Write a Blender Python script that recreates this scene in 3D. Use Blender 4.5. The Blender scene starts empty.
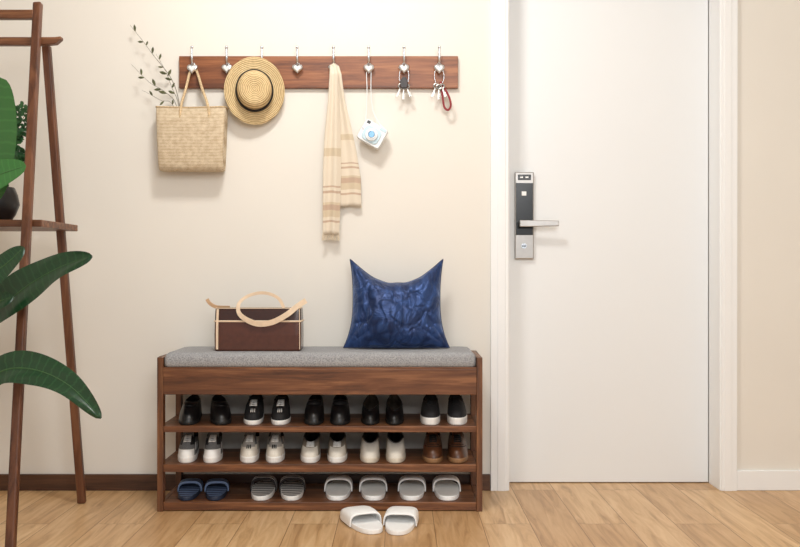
import bpy, math, random
from mathutils import Vector, Matrix, noise
random.seed(7)
V=Vector
sc=bpy.context.scene
CAMY=-3.63; CAMZ=0.884; F=888.9
def at(u,v,y):
    """photo measurement -> metres, for a thing standing at depth y"""
    d=y-CAMY
    return V(((u-400)*d/F, y, CAMZ-(v-273.5)*d/F))
# ---------------------------------------------------------------- materials
def lin(c):
    r=[]
    for x in c:
        x/=255.0
        r.append(x/12.92 if x<=0.04045 else ((x+0.055)/1.055)**2.4)
    return (r[0],r[1],r[2],1)
def base(name):
    m=bpy.data.materials.new(name); m.use_nodes=True
    nt=m.node_tree; b=nt.nodes['Principled BSDF']
    return m,nt,b
def N(nt,t,**k):
    n=nt.nodes.new(t)
    for a,v in k.items():
        if a in n.inputs.keys(): n.inputs[a].default_value=v
        else: setattr(n,a,v)
    return n
def coords(nt,scale=(1,1,1),kind='Object'):
    tc=N(nt,'ShaderNodeTexCoord'); mp=N(nt,'ShaderNodeMapping')
    mp.inputs['Scale'].default_value=scale
    nt.links.new(tc.outputs[kind],mp.inputs['Vector']); return mp.outputs['Vector']
def ramp(nt,stops):
    r=N(nt,'ShaderNodeValToRGB'); e=r.color_ramp.elements
    while len(e)<len(stops): e.new(0.5)
    for el,(p,c) in zip(e,stops): el.position=p; el.color=lin(c)
    return r
def bump(nt,b,src,strength=0.3,dist=0.002):
    bp=N(nt,'ShaderNodeBump'); bp.inputs['Strength'].default_value=strength; bp.inputs['Distance'].default_value=dist
    nt.links.new(src,bp.inputs['Height']); nt.links.new(bp.outputs['Normal'],b.inputs['Normal'])
def plain(name,c,rough=0.5,metal=0.0,var=0.06,nscale=40,bs=0.1,**k):
    m,nt,b=base(name)
    vec=coords(nt); no=N(nt,'ShaderNodeTexNoise'); no.inputs['Scale'].default_value=nscale; no.inputs['Detail'].default_value=3
    nt.links.new(vec,no.inputs['Vector'])
    r=ramp(nt,[(0.3,[x*(1-var) for x in c]),(0.7,[min(255,x*(1+var)) for x in c])])
    nt.links.new(no.outputs['Fac'],r.inputs['Fac']); nt.links.new(r.outputs['Color'],b.inputs['Base Color'])
    b.inputs['Roughness'].default_value=rough; b.inputs['Metallic'].default_value=metal
    if bs: bump(nt,b,no.outputs['Fac'],bs,0.001)
    for a,v in k.items(): b.inputs[a].default_value=v
    return m
def wood(name,c1,c2,c3,scale=(1.5,22,22),rough=0.4):
    m,nt,b=base(name); vec=coords(nt,scale)
    no=N(nt,'ShaderNodeTexNoise'); no.inputs['Scale'].default_value=1.7; no.inputs['Detail'].default_value=10; no.inputs['Roughness'].default_value=0.64; no.inputs['Distortion'].default_value=0.6
    nt.links.new(vec,no.inputs['Vector'])
    r=ramp(nt,[(0.34,c1),(0.5,c2),(0.65,c3)])
    nt.links.new(no.outputs['Fac'],r.inputs['Fac']); nt.links.new(r.outputs['Color'],b.inputs['Base Color'])
    b.inputs['Roughness'].default_value=rough; bump(nt,b,no.outputs['Fac'],0.12,0.001)
    return m
def fabric(name,c,scale=700,rough=0.9,var=0.15,**k):
    m,nt,b=base(name); vec=coords(nt)
    n1=N(nt,'ShaderNodeTexNoise'); n1.inputs['Scale'].default_value=scale; n1.inputs['Detail'].default_value=2
    nt.links.new(vec,n1.inputs['Vector'])
    r=ramp(nt,[(0.3,[x*(1-var) for x in c]),(0.7,[min(255,x*(1+var)) for x in c])])
    nt.links.new(n1.outputs['Fac'],r.inputs['Fac']); nt.links.new(r.outputs['Color'],b.inputs['Base Color'])
    b.inputs['Roughness'].default_value=rough; bump(nt,b,n1.outputs['Fac'],0.4,0.001)
    for a,v in k.items(): b.inputs[a].default_value=v
    return m
def wavemat(name,c1,c2,scale,axis='X',kind='BANDS',cross=None,rough=0.8,lo=0.3,hi=0.7,bs=0.5,dist=0.0,coord='Object',mott=0,detail=2.0):
    m,nt,b=base(name); vec=coords(nt,kind=coord)
    w=N(nt,'ShaderNodeTexWave'); w.wave_type=kind
    if kind=='BANDS': w.bands_direction=axis
    else: w.rings_direction=axis
    w.inputs['Scale'].default_value=scale; w.inputs['Distortion'].default_value=dist; w.inputs['Detail Scale'].default_value=detail
    nt.links.new(vec,w.inputs['Vector']); src=w.outputs['Fac']
    if cross:
        w2=N(nt,'ShaderNodeTexWave'); w2.wave_type='BANDS'; w2.bands_direction=cross[0]; w2.inputs['Scale'].default_value=cross[1]; w2.inputs['Distortion'].default_value=dist
        nt.links.new(vec,w2.inputs['Vector'])
        mm=N(nt,'ShaderNodeMath'); mm.operation='MULTIPLY'; nt.links.new(src,mm.inputs[0]); nt.links.new(w2.outputs['Fac'],mm.inputs[1]); src=mm.outputs[0]
    if mott:
        no=N(nt,'ShaderNodeTexNoise'); no.inputs['Scale'].default_value=mott; no.inputs['Detail'].default_value=4; nt.links.new(vec,no.inputs['Vector'])
        m2=N(nt,'ShaderNodeMath'); m2.operation='MULTIPLY_ADD'; nt.links.new(no.outputs['Fac'],m2.inputs[0]); m2.inputs[1].default_value=0.8; m2.inputs[2].default_value=-0.33
        m3=N(nt,'ShaderNodeMath'); m3.operation='ADD'; nt.links.new(src,m3.inputs[0]); nt.links.new(m2.outputs[0],m3.inputs[1]); src=m3.outputs[0]
    r=ramp(nt,[(lo,c1),(hi,c2)])
    nt.links.new(src,r.inputs['Fac']); nt.links.new(r.outputs['Color'],b.inputs['Base Color'])
    b.inputs['Roughness'].default_value=rough
    if bs: bump(nt,b,src,bs,0.002)
    return m
M={}
M['wall']=plain('wall_paint',(235,230,221),0.9,var=0.006,nscale=2,bs=0)
M['ceil']=plain('ceiling_paint',(242,242,240),0.9,var=0.0,nscale=3,bs=0)
M['trim']=plain('white_trim_paint',(247,248,248),0.5,var=0.0,nscale=5,bs=0.0)
M['door']=plain('white_door_paint',(240,242,243),0.55,var=0.002,nscale=2,bs=0.0)
M['basedark']=wood('dark_baseboard_wood',(60,38,27),(80,52,37),(96,64,45))
M['walnut']=wood('walnut_wood',(72,42,26),(110,68,42),(146,98,64))
M['walnutrack']=wood('red_walnut_wood',(100,56,33),(138,82,48),(168,109,68))
M['walnutv']=wood('walnut_upright',(74,44,28),(107,67,42),(135,91,58),(22,22,1.5))
M['stand']=wood('stand_wood',(70,40,27),(100,60,39),(124,80,54),(16,16,1.5))
M['cush']=fabric('grey_fabric',(154,154,156),260,0.95,0.16)
M['chrome']=plain('chrome',(222,226,232),0.2,0.95,var=0.01,bs=0)
M['steel']=plain('brushed_steel',(172,168,164),0.38,0.95,var=0.02,bs=0)
M['black']=plain('black_gloss',(12,12,14),0.22,0.0,var=0.02,bs=0)
M['white']=plain('white_plastic',(236,240,242),0.35,var=0.0,bs=0)
M['ceramic']=plain('white_ceramic',(240,240,238),0.12,var=0.0,bs=0)
M['glassblue']=plain('lens_glass',(70,112,140),0.08,0.3,var=0.05,bs=0)
M['paleblue']=plain('pale_blue_plastic',(196,220,230),0.35,var=0.0,bs=0)
M['straw']=wavemat('woven_straw',(176,150,116),(234,218,190),54,'Z',cross=('X',90),lo=-0.1,hi=0.6,bs=0.35,dist=1.2,mott=60)
M['strawhat']=wavemat('straw_braid_rings',(162,128,82),(236,210,160),46,'Z','RINGS',lo=-0.1,hi=0.8,bs=0.7,dist=0.6,mott=90)
M['strawrope']=plain('straw_rope',(204,178,140),0.8,var=0.15,nscale=200,bs=0.4)
M['ribbonblk']=fabric('black_ribbon',(20,17,18),400,0.7)
M['redcord']=fabric('red_cord',(134,20,30),400,0.6)
M['keymetal']=plain('key_metal',(150,146,140),0.3,0.9,var=0.1,bs=0)
M['keydark']=plain('dark_leather_fob',(44,34,32),0.4,var=0.1)
M['brownbag']=plain('brown_leather_smooth',(84,46,32),0.2,var=0.05,nscale=60,bs=0.03)
M['darkbag']=plain('dark_brown_leather',(60,34,26),0.2,var=0.05,nscale=60,bs=0.03)
M['tan']=plain('tan_leather',(208,172,136),0.5,var=0.04,nscale=60)
M['paletan']=plain('pale_tan_leather',(228,204,176),0.5,var=0.03,nscale=60)
def leafmat(name,c1,c2,bs=0.15,sc_=4):
    m,nt,b=base(name)
    tc=N(nt,'ShaderNodeTexCoord')
    w=N(nt,'ShaderNodeTexWave'); w.bands_direction='X'; w.inputs['Scale'].default_value=sc_; w.inputs['Distortion'].default_value=2.0
    nt.links.new(tc.outputs['UV'],w.inputs['Vector'])
    r=ramp(nt,[(0.0,c1),(0.8,c1),(1.0,c2)]); nt.links.new(w.outputs['Fac'],r.inputs['Fac']); nt.links.new(r.outputs['Color'],b.inputs['Base Color'])
    b.inputs['Roughness'].default_value=0.28
    if bs: bump(nt,b,w.outputs['Fac'],bs,0.002)
    return m
M['leafd']=leafmat('dark_green_leaf',(24,60,34),(36,76,44),0.05,6)
M['leafl']=leafmat('mid_green_leaf',(54,108,52),(62,118,58),0)
M['leaff']=plain('small_leaf_green',(40,86,46),0.5,var=0.25,nscale=30,bs=0)
M['stem']=plain('green_stem',(60,96,52),0.5,var=0.1)
M['twig']=plain('dry_twig',(84,76,58),0.8,var=0.1)
M['twigleaf']=plain('dried_olive_leaf',(92,96,66),0.8,var=0.2)
M['pot']=plain('black_pot',(22,22,24),0.35,var=0.05)
M['soil']=plain('potting_soil',(48,36,28),0.95,var=0.3,nscale=90,bs=0.6)
def floor_mat():
    m,nt,b=base('oak_plank_floor')
    tc=N(nt,'ShaderNodeTexCoord'); sx=N(nt,'ShaderNodeSeparateXYZ'); cb=N(nt,'ShaderNodeCombineXYZ')
    nt.links.new(tc.outputs['Object'],sx.inputs[0]); nt.links.new(sx.outputs['Y'],cb.inputs['X']); nt.links.new(sx.outputs['X'],cb.inputs['Y'])
    br=N(nt,'ShaderNodeTexBrick'); br.offset=0.41; br.inputs['Scale'].default_value=1.0
    br.inputs['Brick Width'].default_value=1.2; br.inputs['Row Height'].default_value=0.17; br.inputs['Mortar Size'].default_value=0.0012; br.inputs['Bias'].default_value=0.0
    br.inputs['Color1'].default_value=lin((206,167,122)); br.inputs['Color2'].default_value=lin((230,195,150)); br.inputs['Mortar'].default_value=lin((144,106,72))
    nt.links.new(cb.outputs[0],br.inputs['Vector'])
    va=N(nt,'ShaderNodeVectorMath'); va.operation='MULTIPLY_ADD'; nt.links.new(br.outputs['Color'],va.inputs[0]); va.inputs[1].default_value=(9,5,7); nt.links.new(cb.outputs[0],va.inputs[2])
    mp=N(nt,'ShaderNodeMapping'); mp.inputs['Scale'].default_value=(1.3,13,1); nt.links.new(va.outputs[0],mp.inputs['Vector'])
    no=N(nt,'ShaderNodeTexNoise'); no.inputs['Scale'].default_value=2.2; no.inputs['Detail'].default_value=10; no.inputs['Roughness'].default_value=0.58; no.inputs['Distortion'].default_value=1.1
    nt.links.new(mp.outputs[0],no.inputs['Vector'])
    r=ramp(nt,[(0.3,(182,160,136)),(0.48,(232,222,208)),(0.66,(255,255,255))]); nt.links.new(no.outputs['Fac'],r.inputs['Fac'])
    mx=N(nt,'ShaderNodeMix'); mx.data_type='RGBA'; mx.blend_type='MULTIPLY'; mx.inputs[0].default_value=0.76
    nt.links.new(br.outputs['Color'],mx.inputs[6]); nt.links.new(r.outputs['Color'],mx.inputs[7])
    nt.links.new(mx.outputs[2],b.inputs['Base Color']); b.inputs['Roughness'].default_value=0.38
    bump(nt,b,no.outputs['Fac'],0.06,0.001)
    return m
M['floor']=floor_mat()
def velvet():
    m,nt,b=base('navy_velvet'); vec=coords(nt,(1,1,0.7))
    no=N(nt,'ShaderNodeTexNoise'); no.inputs['Scale'].default_value=15; no.inputs['Detail'].default_value=4; no.inputs['Distortion'].default_value=1.4
    nt.links.new(vec,no.inputs['Vector'])
    r=ramp(nt,[(0.38,(26,46,88)),(0.62,(48,76,130))]); nt.links.new(no.outputs['Fac'],r.inputs['Fac']); nt.links.new(r.outputs['Color'],b.inputs['Base Color'])
    b.inputs['Metallic'].default_value=0.45
    b.inputs['Roughness'].default_value=0.40
    b.inputs['Sheen Weight'].default_value=0.6; b.inputs['Sheen Roughness'].default_value=0.35
    b.inputs['Sheen Tint'].default_value=lin((140,172,226)); bump(nt,b,no.outputs['Fac'],0.6,0.02)
    return m
M['velvet']=velvet()
M['pipe']=plain('dark_navy_piping',(26,40,74),0.6)
def scarfmat():
    m,nt,b=base('striped_scarf_cloth'); tc=N(nt,'ShaderNodeTexCoord'); sx=N(nt,'ShaderNodeSeparateXYZ'); nt.links.new(tc.outputs['UV'],sx.inputs[0])
    r=N(nt,'ShaderNodeValToRGB'); r.color_ramp.interpolation='CONSTANT'
    cr=(228,215,195); st=(198,172,150); gd=(212,195,168)
    stops=[(0,cr),(0.56,gd),(0.60,cr),(0.74,st),(0.75,cr),(0.765,st),(0.775,cr),(0.82,gd),(0.83,st),(0.86,gd),(0.90,cr),(0.92,st),(0.93,cr)]
    e=r.color_ramp.elements
    while len(e)<len(stops): e.new(0.5)
    for el,(p,c) in zip(e,stops): el.position=p
    for el,(p,c) in zip(e,stops): el.color=lin(c)
    nt.links.new(sx.outputs['X'],r.inputs['Fac']); nt.links.new(r.outputs['Color'],b.inputs['Base Color'])
    b.inputs['Roughness'].default_value=0.9; b.inputs['Sheen Weight'].default_value=0.2
    no=N(nt,'ShaderNodeTexNoise'); no.inputs['Scale'].default_value=500; nt.links.new(tc.outputs['Object'],no.inputs['Vector']); bump(nt,b,no.outputs['Fac'],0.3,0.001)
    return m
M['scarf']=scarfmat()
M['fringe']=fabric('scarf_fringe',(222,207,184),300)
# ---------------------------------------------------------------- mesh builder
ABS={}
class MB:
    def __init__(s): s.v=[]; s.f=[]; s.m=[]; s.uv=[]
    def grid(s,rows,closed=False,cap0=False,cap1=False,mat=0,matf=None):
        o=len(s.v); n=len(rows[0]); R=len(rows)
        for r in rows: s.v+= [tuple(p) for p in r]
        for i in range(R-1):
            for j in range(n if closed else n-1):
                k=(j+1)%n
                s.f.append((o+i*n+j,o+i*n+k,o+(i+1)*n+k,o+(i+1)*n+j))
                s.m.append(matf(i,j) if matf else mat)
                u0,u1=i/(R-1),(i+1)/(R-1); w0,w1=j/max(1,n-1),(j+1)/max(1,n-1)
                s.uv.append([(u0,w0),(u0,w1),(u1,w1),(u1,w0)])
        if cap0: s.f.append(tuple(o+j for j in range(n))); s.m.append(mat); s.uv.append([(0,0)]*n)
        if cap1: s.f.append(tuple(o+(R-1)*n+j for j in reversed(range(n)))); s.m.append(mat if not matf else matf(R-2,0)); s.uv.append([(1,0)]*n)
        return s
    def box(s,x0,x1,y0,y1,z0,z1,mat=0,rot=None,piv=None):
        P=[V((x,y,z)) for z in (z0,z1) for (x,y) in ((x0,y0),(x1,y0),(x1,y1),(x0,y1))]
        if rot is not None:
            piv=piv or V(((x0+x1)/2,(y0+y1)/2,(z0+z1)/2)); P=[piv+rot@(p-piv) for p in P]
        return s.grid([P[:4],P[4:]],True,True,True,mat)
    def tube(s,pts,r,n=8,mat=0,closed=False,flat=1.0):
        pts=[V(p) for p in pts]; L=len(pts); rr=r if isinstance(r,(list,tuple)) else [r]*L
        rows=[]; prev=None
        for i,p in enumerate(pts):
            if closed: t=(pts[(i+1)%L]-pts[i-1])
            else: t=pts[min(i+1,L-1)]-pts[max(i-1,0)]
            t.normalize()
            if prev is None:
                a=V((0,1,0)) if abs(t.y)<0.9 else V((1,0,0))
            else: a=prev
            a=(a-t*a.dot(t)).normalized(); prev=a; b=t.cross(a)
            rows.append([p+(a*math.cos(2*math.pi*k/n)*flat+b*math.sin(2*math.pi*k/n))*rr[i] for k in range(n)])
        if closed: rows.append(rows[0]); return s.grid(rows,True,False,False,mat)
        return s.grid(rows,True,True,True,mat)
    def strap(s,pts,w,t,thin=V((0,1,0)),mat=0,closed=False):
        pts=[V(p) for p in pts]; L=len(pts); rows=[]
        for i,p in enumerate(pts):
            tg=(pts[min(i+1,L-1)]-pts[max(i-1,0)]).normalized()
            sd=tg.cross(thin).normalized(); th=sd.cross(tg).normalized()
            rows.append([p+sd*w/2+th*t/2,p-sd*w/2+th*t/2,p-sd*w/2-th*t/2,p+sd*w/2-th*t/2])
        return s.grid(rows,True,True,True,mat)
    def ball(s,c,r,sc=(1,1,1),n=16,m=10,mat=0):
        c=V(c); rows=[]
        for i in range(m+1):
            a=math.pi*(i/m); a=min(max(a,0.02),math.pi-0.02)
            rows.append([c+V((math.sin(a)*math.cos(2*math.pi*k/n)*sc[0],math.sin(a)*math.sin(2*math.pi*k/n)*sc[1],math.cos(a)*sc[2]))*r for k in range(n)])
        return s.grid(rows,True,True,True,mat)
    def disc(s,c,ax,r0,r1,h,n=24,mat=0):
        c=V(c); ax=V(ax).normalized(); a=ax.orthogonal().normalized(); b=ax.cross(a)
        ring=lambda cc,r:[cc+(a*math.cos(2*math.pi*k/n)+b*math.sin(2*math.pi*k/n))*r for k in range(n)]
        return s.grid([ring(c,r0),ring(c+ax*h,r1)],True,True,True,mat)
    def finish(s,name,mats,parent=None,smooth=False,bevel=0,label=None,category=None,kind=None,group=None,subsurf=0,solid=0,auto=False):
        import bmesh
        xs=[p[0] for p in s.v]; ys=[p[1] for p in s.v]; zs=[p[2] for p in s.v]
        c=V(((min(xs)+max(xs))/2,(min(ys)+max(ys))/2,min(zs) if parent is None else (min(zs)+max(zs))/2))
        me=bpy.data.meshes.new(name); me.from_pydata([tuple(V(p)-c) for p in s.v],[],s.f); me.update()
        if not isinstance(mats,(list,tuple)): mats=[mats]
        for m in mats: me.materials.append(M[m] if isinstance(m,str) else m)
        uvl=me.uv_layers.new(name='UVMap')
        for pi,p in enumerate(me.polygons):
            p.material_index=s.m[pi]; p.use_smooth=smooth
            for li,uv in zip(p.loop_indices,s.uv[pi]): uvl.data[li].uv=uv
        bm=bmesh.new(); bm.from_mesh(me); bmesh.ops.remove_doubles(bm,verts=bm.verts,dist=1e-6); bmesh.ops.recalc_face_normals(bm,faces=bm.faces); bm.to_mesh(me); bm.free()
        ob=bpy.data.objects.new(name,me); sc.collection.objects.link(ob)
        if parent is not None:
            ob.parent=parent; ob.location=c-ABS[parent.name]
        else: ob.location=c
        ABS[ob.name]=c
        if solid:
            q=ob.modifiers.new('solid','SOLIDIFY'); q.thickness=solid; q.offset=0
        if bevel:
            q=ob.modifiers.new('bevel','BEVEL'); q.width=bevel; q.segments=3; q.limit_method='ANGLE'
        if subsurf:
            q=ob.modifiers.new('sub','SUBSURF'); q.levels=subsurf; q.render_levels=subsurf
        if label: ob['label']=label
        if category: ob['category']=category
        if kind: ob['kind']=kind
        if group: ob['group']=group
        return ob
def root(name,label,category,loc=(0,0,0),group=None):
    e=bpy.data.objects.new(name,None); sc.collection.objects.link(e); e.empty_display_size=0.05
    e.location=loc; ABS[e.name]=V(loc); e['label']=label; e['category']=category
    if group: e['group']=group
    return e
def smooth(pts,n=6):
    pts=[V(p) for p in pts]; out=[]
    for i in range(len(pts)-1):
        p0=pts[max(i-1,0)];p1=pts[i];p2=pts[i+1];p3=pts[min(i+2,len(pts)-1)]
        for k in range(n):
            t=k/n
            out.append(0.5*((2*p1)+(p2-p0)*t+(2*p0-5*p1+4*p2-p3)*t*t+(3*p1-p0-3*p2+p3)*t**3))
    out.append(pts[-1]); return out
def box(name,x0,x1,y0,y1,z0,z1,mat,parent=None,bevel=0,**k):
    return MB().box(x0,x1,y0,y1,z0,z1).finish(name,mat,parent,bevel=bevel,**k)
# ---------------------------------------------------------------- room
OX0=0.441; OX1=1.306; OZ=2.12; H=2.7; XL=-2.4; XR=2.3; YF=-5.0
b=MB(); b.box(XL,OX0,0,0.2,0,H); b.box(OX1,XR,0,0.2,0,H); b.box(OX0,OX1,0,0.2,OZ,H); b.finish('wall_back','wall',kind='structure')
box('wall_left',XL-0.1,XL,YF,0.2,0,H,'wall',kind='structure')
box('wall_right',XR,XR+0.1,YF,0.2,0,H,'wall',kind='structure')
box('floor',XL-0.1,XR+0.1,YF,0.2,-0.1,0,'floor',kind='structure')
box('ceiling',XL-0.1,XR+0.1,YF,0.2,H,H+0.1,'ceil',kind='structure')
box('baseboard_left',XL,OX0-0.074,-0.013,0,0,0.066,'basedark',bevel=0.002,kind='structure')
box('baseboard_right',OX1+0.064,XR,-0.014,0,0,0.083,'trim',bevel=0.004,kind='structure')
b=MB()
w=0.072; wr=0.064
b.box(OX0-w,OX0,-0.018,0.0,0,OZ+w); b.box(OX1,OX1+wr,-0.018,0.0,0,OZ+w); b.box(OX0-w,OX1+wr,-0.018,0,OZ,OZ+w)
b.box(OX0-w*0.62,OX0-0.012,-0.021,-0.017,0,OZ+0.02); b.box(OX1+0.012,OX1+wr*0.66,-0.021,-0.017,0,OZ+0.02)
b.box(OX0-0.002,OX0+0.004,-0.012,0.118,0,OZ); b.box(OX1-0.004,OX1+0.002,-0.012,0.118,0,OZ); b.box(OX0,OX1,-0.012,0.118,OZ-0.012,OZ+0.002)
b.finish('trim_1','trim',bevel=0.002,kind='structure')
door=box('door_1',OX0+0.0055,OX1-0.0055,0.12,0.165,0.004,OZ-0.014,'door',bevel=0.002,kind='structure',label='plain white painted entrance door with electronic lock')
# lock
p0=at(515,259,0.1); p1=at(534,172,0.1)
lk=box('door_lock',p0.x,p1.x,0.1,0.12,p0.z,p1.z,'steel',door,bevel=0.004,label='black and silver electronic door lock')
a=at(516,235,0.097); c=at(533,183,0.097); box('keypad_panel',a.x,c.x,0.0965,0.1,a.z,c.z,'black',lk,bevel=0.001)
a=at(518,180,0.097); c=at(531,174.5,0.097); box('lock_screen',a.x,c.x,0.097,0.1,a.z,c.z,'black',lk,bevel=0.001)
b=MB(); a=at(520,178,0.0965); c=at(523,176.5,0.0965); b.box(a.x,c.x,0.0962,0.097,a.z,c.z); a=at(525.5,178,0.0965); c=at(528.5,176.5,0.0965); b.box(a.x,c.x,0.0962,0.097,a.z,c.z); b.finish('screen_digits','ceramic',lk)
a=at(524,193.5,0.0965); MB().box(a.x-0.010,a.x+0.010,0.095,0.0966,a.z-0.009,a.z+0.009).finish('fingerprint_button','ceramic',lk,bevel=0.002)
a=at(524,246,0.0965); b=MB(); b.disc((a.x,0.1,a.z),(0,-1,0),0.011,0.011,0.004); b.box(a.x-0.009,a.x+0.009,0.0945,0.0962,a.z-0.002,a.z+0.002,1); b.finish('keyhole_cover',['chrome','black'],lk)
a=at(523,223.5,0.06); c=at(559,223.5,0.05)
b=MB(); b.disc((a.x,0.1,a.z),(0,-1,0),0.013,0.012,0.045)
b.grid([[V((x,y,a.z+z)) for (y,z) in ((0.052-k,-h),(0.064-k,-h),(0.064-k,h),(0.052-k,h))] for x,h,k in ((a.x-0.014,0.014,0),(a.x+0.02,0.014,0),(a.x+0.08,0.0125,0.002),(c.x,0.0115,0.004))],True,True,True)
b.finish('handle','steel',lk,bevel=0.003,label='brushed steel lever handle')
# ---------------------------------------------------------------- coat rack
p0=at(179,88,-0.02); p1=at(458,56,-0.02)
rack=root('coat_rack','long walnut wall board with eight chrome coat hooks','coat rack',((p0.x+p1.x)/2,-0.01,p0.z))
box('board',p0.x,p1.x,-0.02,0,p0.z,p1.z,'walnutrack',rack,bevel=0.002)
HX=[193.5,228,263,298,334,369,404,439]
def heart(b,cx,y,cz,R,dep,n=36):
    def ring(k,yy):
        out=[]
        for i in range(n):
            t=2*math.pi*i/n
            X=16*math.sin(t)**3; Z=13*math.cos(t)-5*math.cos(2*t)-2*math.cos(3*t)-math.cos(4*t)
            out.append(V((cx+X/16*R*k,yy,cz+(Z+2.5)/16*R*k)))
        return out
    b.grid([ring(0.9,y),ring(1.0,y-dep*0.3),ring(0.9,y-dep*0.75),ring(0.55,y-dep),ring(0.1,y-dep*1.05)],True,True,True)
def hook(u,i):
    q=at(u,66,-0.02); x=q.x; z=q.z
    b=MB(); b.disc((x,-0.02,z+0.004),(0,-1,0),0.010,0.009,0.005)
    b.tube(smooth([(x,-0.022,z+0.004),(x,-0.036,z+0.006),(x,-0.046,z+0.022),(x,-0.049,z+0.045),(x,-0.050,z+0.066)]),0.0045,8)
    b.ball((x,-0.050,z+0.068),0.007)
    b.tube(smooth([(x,-0.022,z+0.0),(x,-0.034,z-0.010),(x,-0.042,z-0.018)]),0.004,8)
    heart(b,x,-0.040,z-0.019,0.0225,0.008)
    o=b.finish('hook','chrome',rack,smooth=True)
    b=MB(); heart(b,x,-0.0465,z-0.018,0.0155,0.006,12); b.finish('ceramic_heart','ceramic',o,smooth=False)
for i,u in enumerate(HX): hook(u,i)
# ---------------------------------------------------------------- straw tote
Yt=-0.062
tp=at(192,108,Yt); bt=at(192,171,Yt)
tote=root('tote_bag','woven straw tote bag hanging from a wall hook','bag',(tp.x,Yt,bt.z))
def rrect(cx,cy,z,hw,hd,n=40,p=5):
    out=[]
    for k in range(n):
        a=2*math.pi*k/n; ca,sa=math.cos(a),math.sin(a)
        out.append(V((cx+hw*math.copysign(abs(ca)**(2/p),ca),cy+hd*math.copysign(abs(sa)**(2/p),sa),z)))
    return out
b=MB(); rows=[]
h=tp.z-bt.z
prof=[(0,0.124,0.03),(0.012,0.127,0.036),(0.1,0.129,0.04),(0.4,0.132,0.046),(0.8,0.137,0.04),(1.0,0.139,0.034)]
for t,hw,hd in prof: rows.append(rrect(tp.x+0.001,Yt,bt.z+h*t,hw,hd,64,10))
for r_ in rows:
    for p in r_: p.z += -0.004*math.cos((p.x-tp.x)/0.139*math.pi/2)*( (p.z-bt.z)/h)
rows+= [[V((tp.x+(p.x-tp.x)*0.965,Yt+(p.y-Yt)*0.88,p.z)) for p in rows[-1]]]
rows+= [rrect(tp.x,Yt,bt.z+h*t,hw*0.96,hd*0.88,64,10) for t,hw,hd in reversed(prof[1:5])]
b.grid(rows,True,True,True); b.finish('bag_body','straw',tote,smooth=True)
MB().tube([V((p.x,p.y,p.z)) for p in rows[5]],0.003,6,closed=True).finish('rim_braid','strawrope',tote,smooth=True)
hk=at(193.5,67,-0.036)
for yy in (Yt-0.034,Yt+0.034):
    pl=[at(180,118,yy),at(181,106,yy),at(186,88,(yy-0.036)/2),at(190,72,-0.034),V((hk.x,-0.034,hk.z)),at(197,72,-0.034),at(202,88,(yy-0.036)/2),at(208,106,yy),at(209,118,yy)]
    MB().tube(smooth(pl),0.0055,8).finish('handle','strawrope',tote,smooth=True)
br=root('dried_branch','thin dried branches with small leaves standing in straw tote','dried branch',tuple(at(186,160,Yt)))
b=MB(); lv=MB()
def twig(pts,r0,leaves,seed):
    pp=smooth([at(u,v,y) for u,v,y in pts],8); n=len(pp)
    b.tube(pp,[r0*(1-0.7*i/n) for i in range(n)],6)
    rnd=random.Random(seed)
    for k in range(leaves):
        i=int(n*(0.42+0.56*(k+rnd.uniform(-0.4,0.4))/leaves)); p=pp[max(1,min(i,n-1))]; t=(pp[min(i+1,n-1)]-pp[i-1]).normalized()
        s=-1 if rnd.random()<0.5 else 1
        d=(t*0.9+V((-t.z,0,t.x))*s*rnd.uniform(0.4,1.2)+V((0,rnd.uniform(-0.4,0.2),0))).normalized()
        L=rnd.uniform(0.020,0.036); wv=d.cross(V((0,1,0.2))).normalized()
        lv.grid([[p+d*L*q-wv*ww*L,p+d*L*q+V((0,-0.002,0)),p+d*L*q+wv*ww*L] for q,ww in ((0,0.02),(0.25,0.14),(0.55,0.2),(0.8,0.13),(1,0.01))])
twig([(187,165,Yt),(180,108,Yt),(172,80,-0.07),(154,56,-0.06),(142,40,-0.05),(130,25,-0.05)],0.0016,6,1)
twig([(184,165,Yt),(177,108,Yt),(165,92,-0.08),(149,82,-0.07),(131,64,-0.06)],0.0014,5,2)
twig([(182,165,Yt),(179,108,Yt),(172,88,-0.05),(166,72,-0.05),(156,54,-0.05)],0.0014,5,3)
twig([(182,165,Yt),(174,108,Yt),(160,100,-0.08),(142,90,-0.08)],0.0013,3,4)
b.finish('twig','twig',br,smooth=True); lv.finish('leaves','twigleaf',br,kind='stuff')
# ---------------------------------------------------------------- hat
hat=root('straw_hat','round woven straw hat with dark ribbon band hanging from hook','hat')
def ring(rx,h,n=56,rip=0): return [V((rx*math.cos(2*math.pi*k/n),rx*1.12*math.sin(2*math.pi*k/n),h+rip*math.sin(2*math.pi*k/n*2))) for k in range(n)]
MB().grid([ring(0.070,0.006),ring(0.090,0.004,rip=0.002),ring(0.108,0.006,rip=0.004),ring(0.120,0.010,rip=0.005),ring(0.1205,0.007,rip=0.005),ring(0.108,0.003,rip=0.004),ring(0.09,0.0),ring(0.070,0.002)],True).finish('brim','strawhat',hat,smooth=True)
MB().grid([ring(0.072,0.002),ring(0.070,0.03),ring(0.065,0.055),ring(0.058,0.069),ring(0.050,0.074),ring(0.033,0.073),ring(0.015,0.069),ring(0.002,0.068)],True,False,True).finish('crown','strawhat',hat,smooth=True)
MB().grid([ring(0.0760,0.006),ring(0.0755,0.020),ring(0.0735,0.036),ring(0.0700,0.037)],True).finish('ribbon_band','ribbonblk',hat,smooth=True)
hat.location=at(254.5,91,-0.053); hat.rotation_euler=(math.radians(94),0,math.radians(9))
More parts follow.
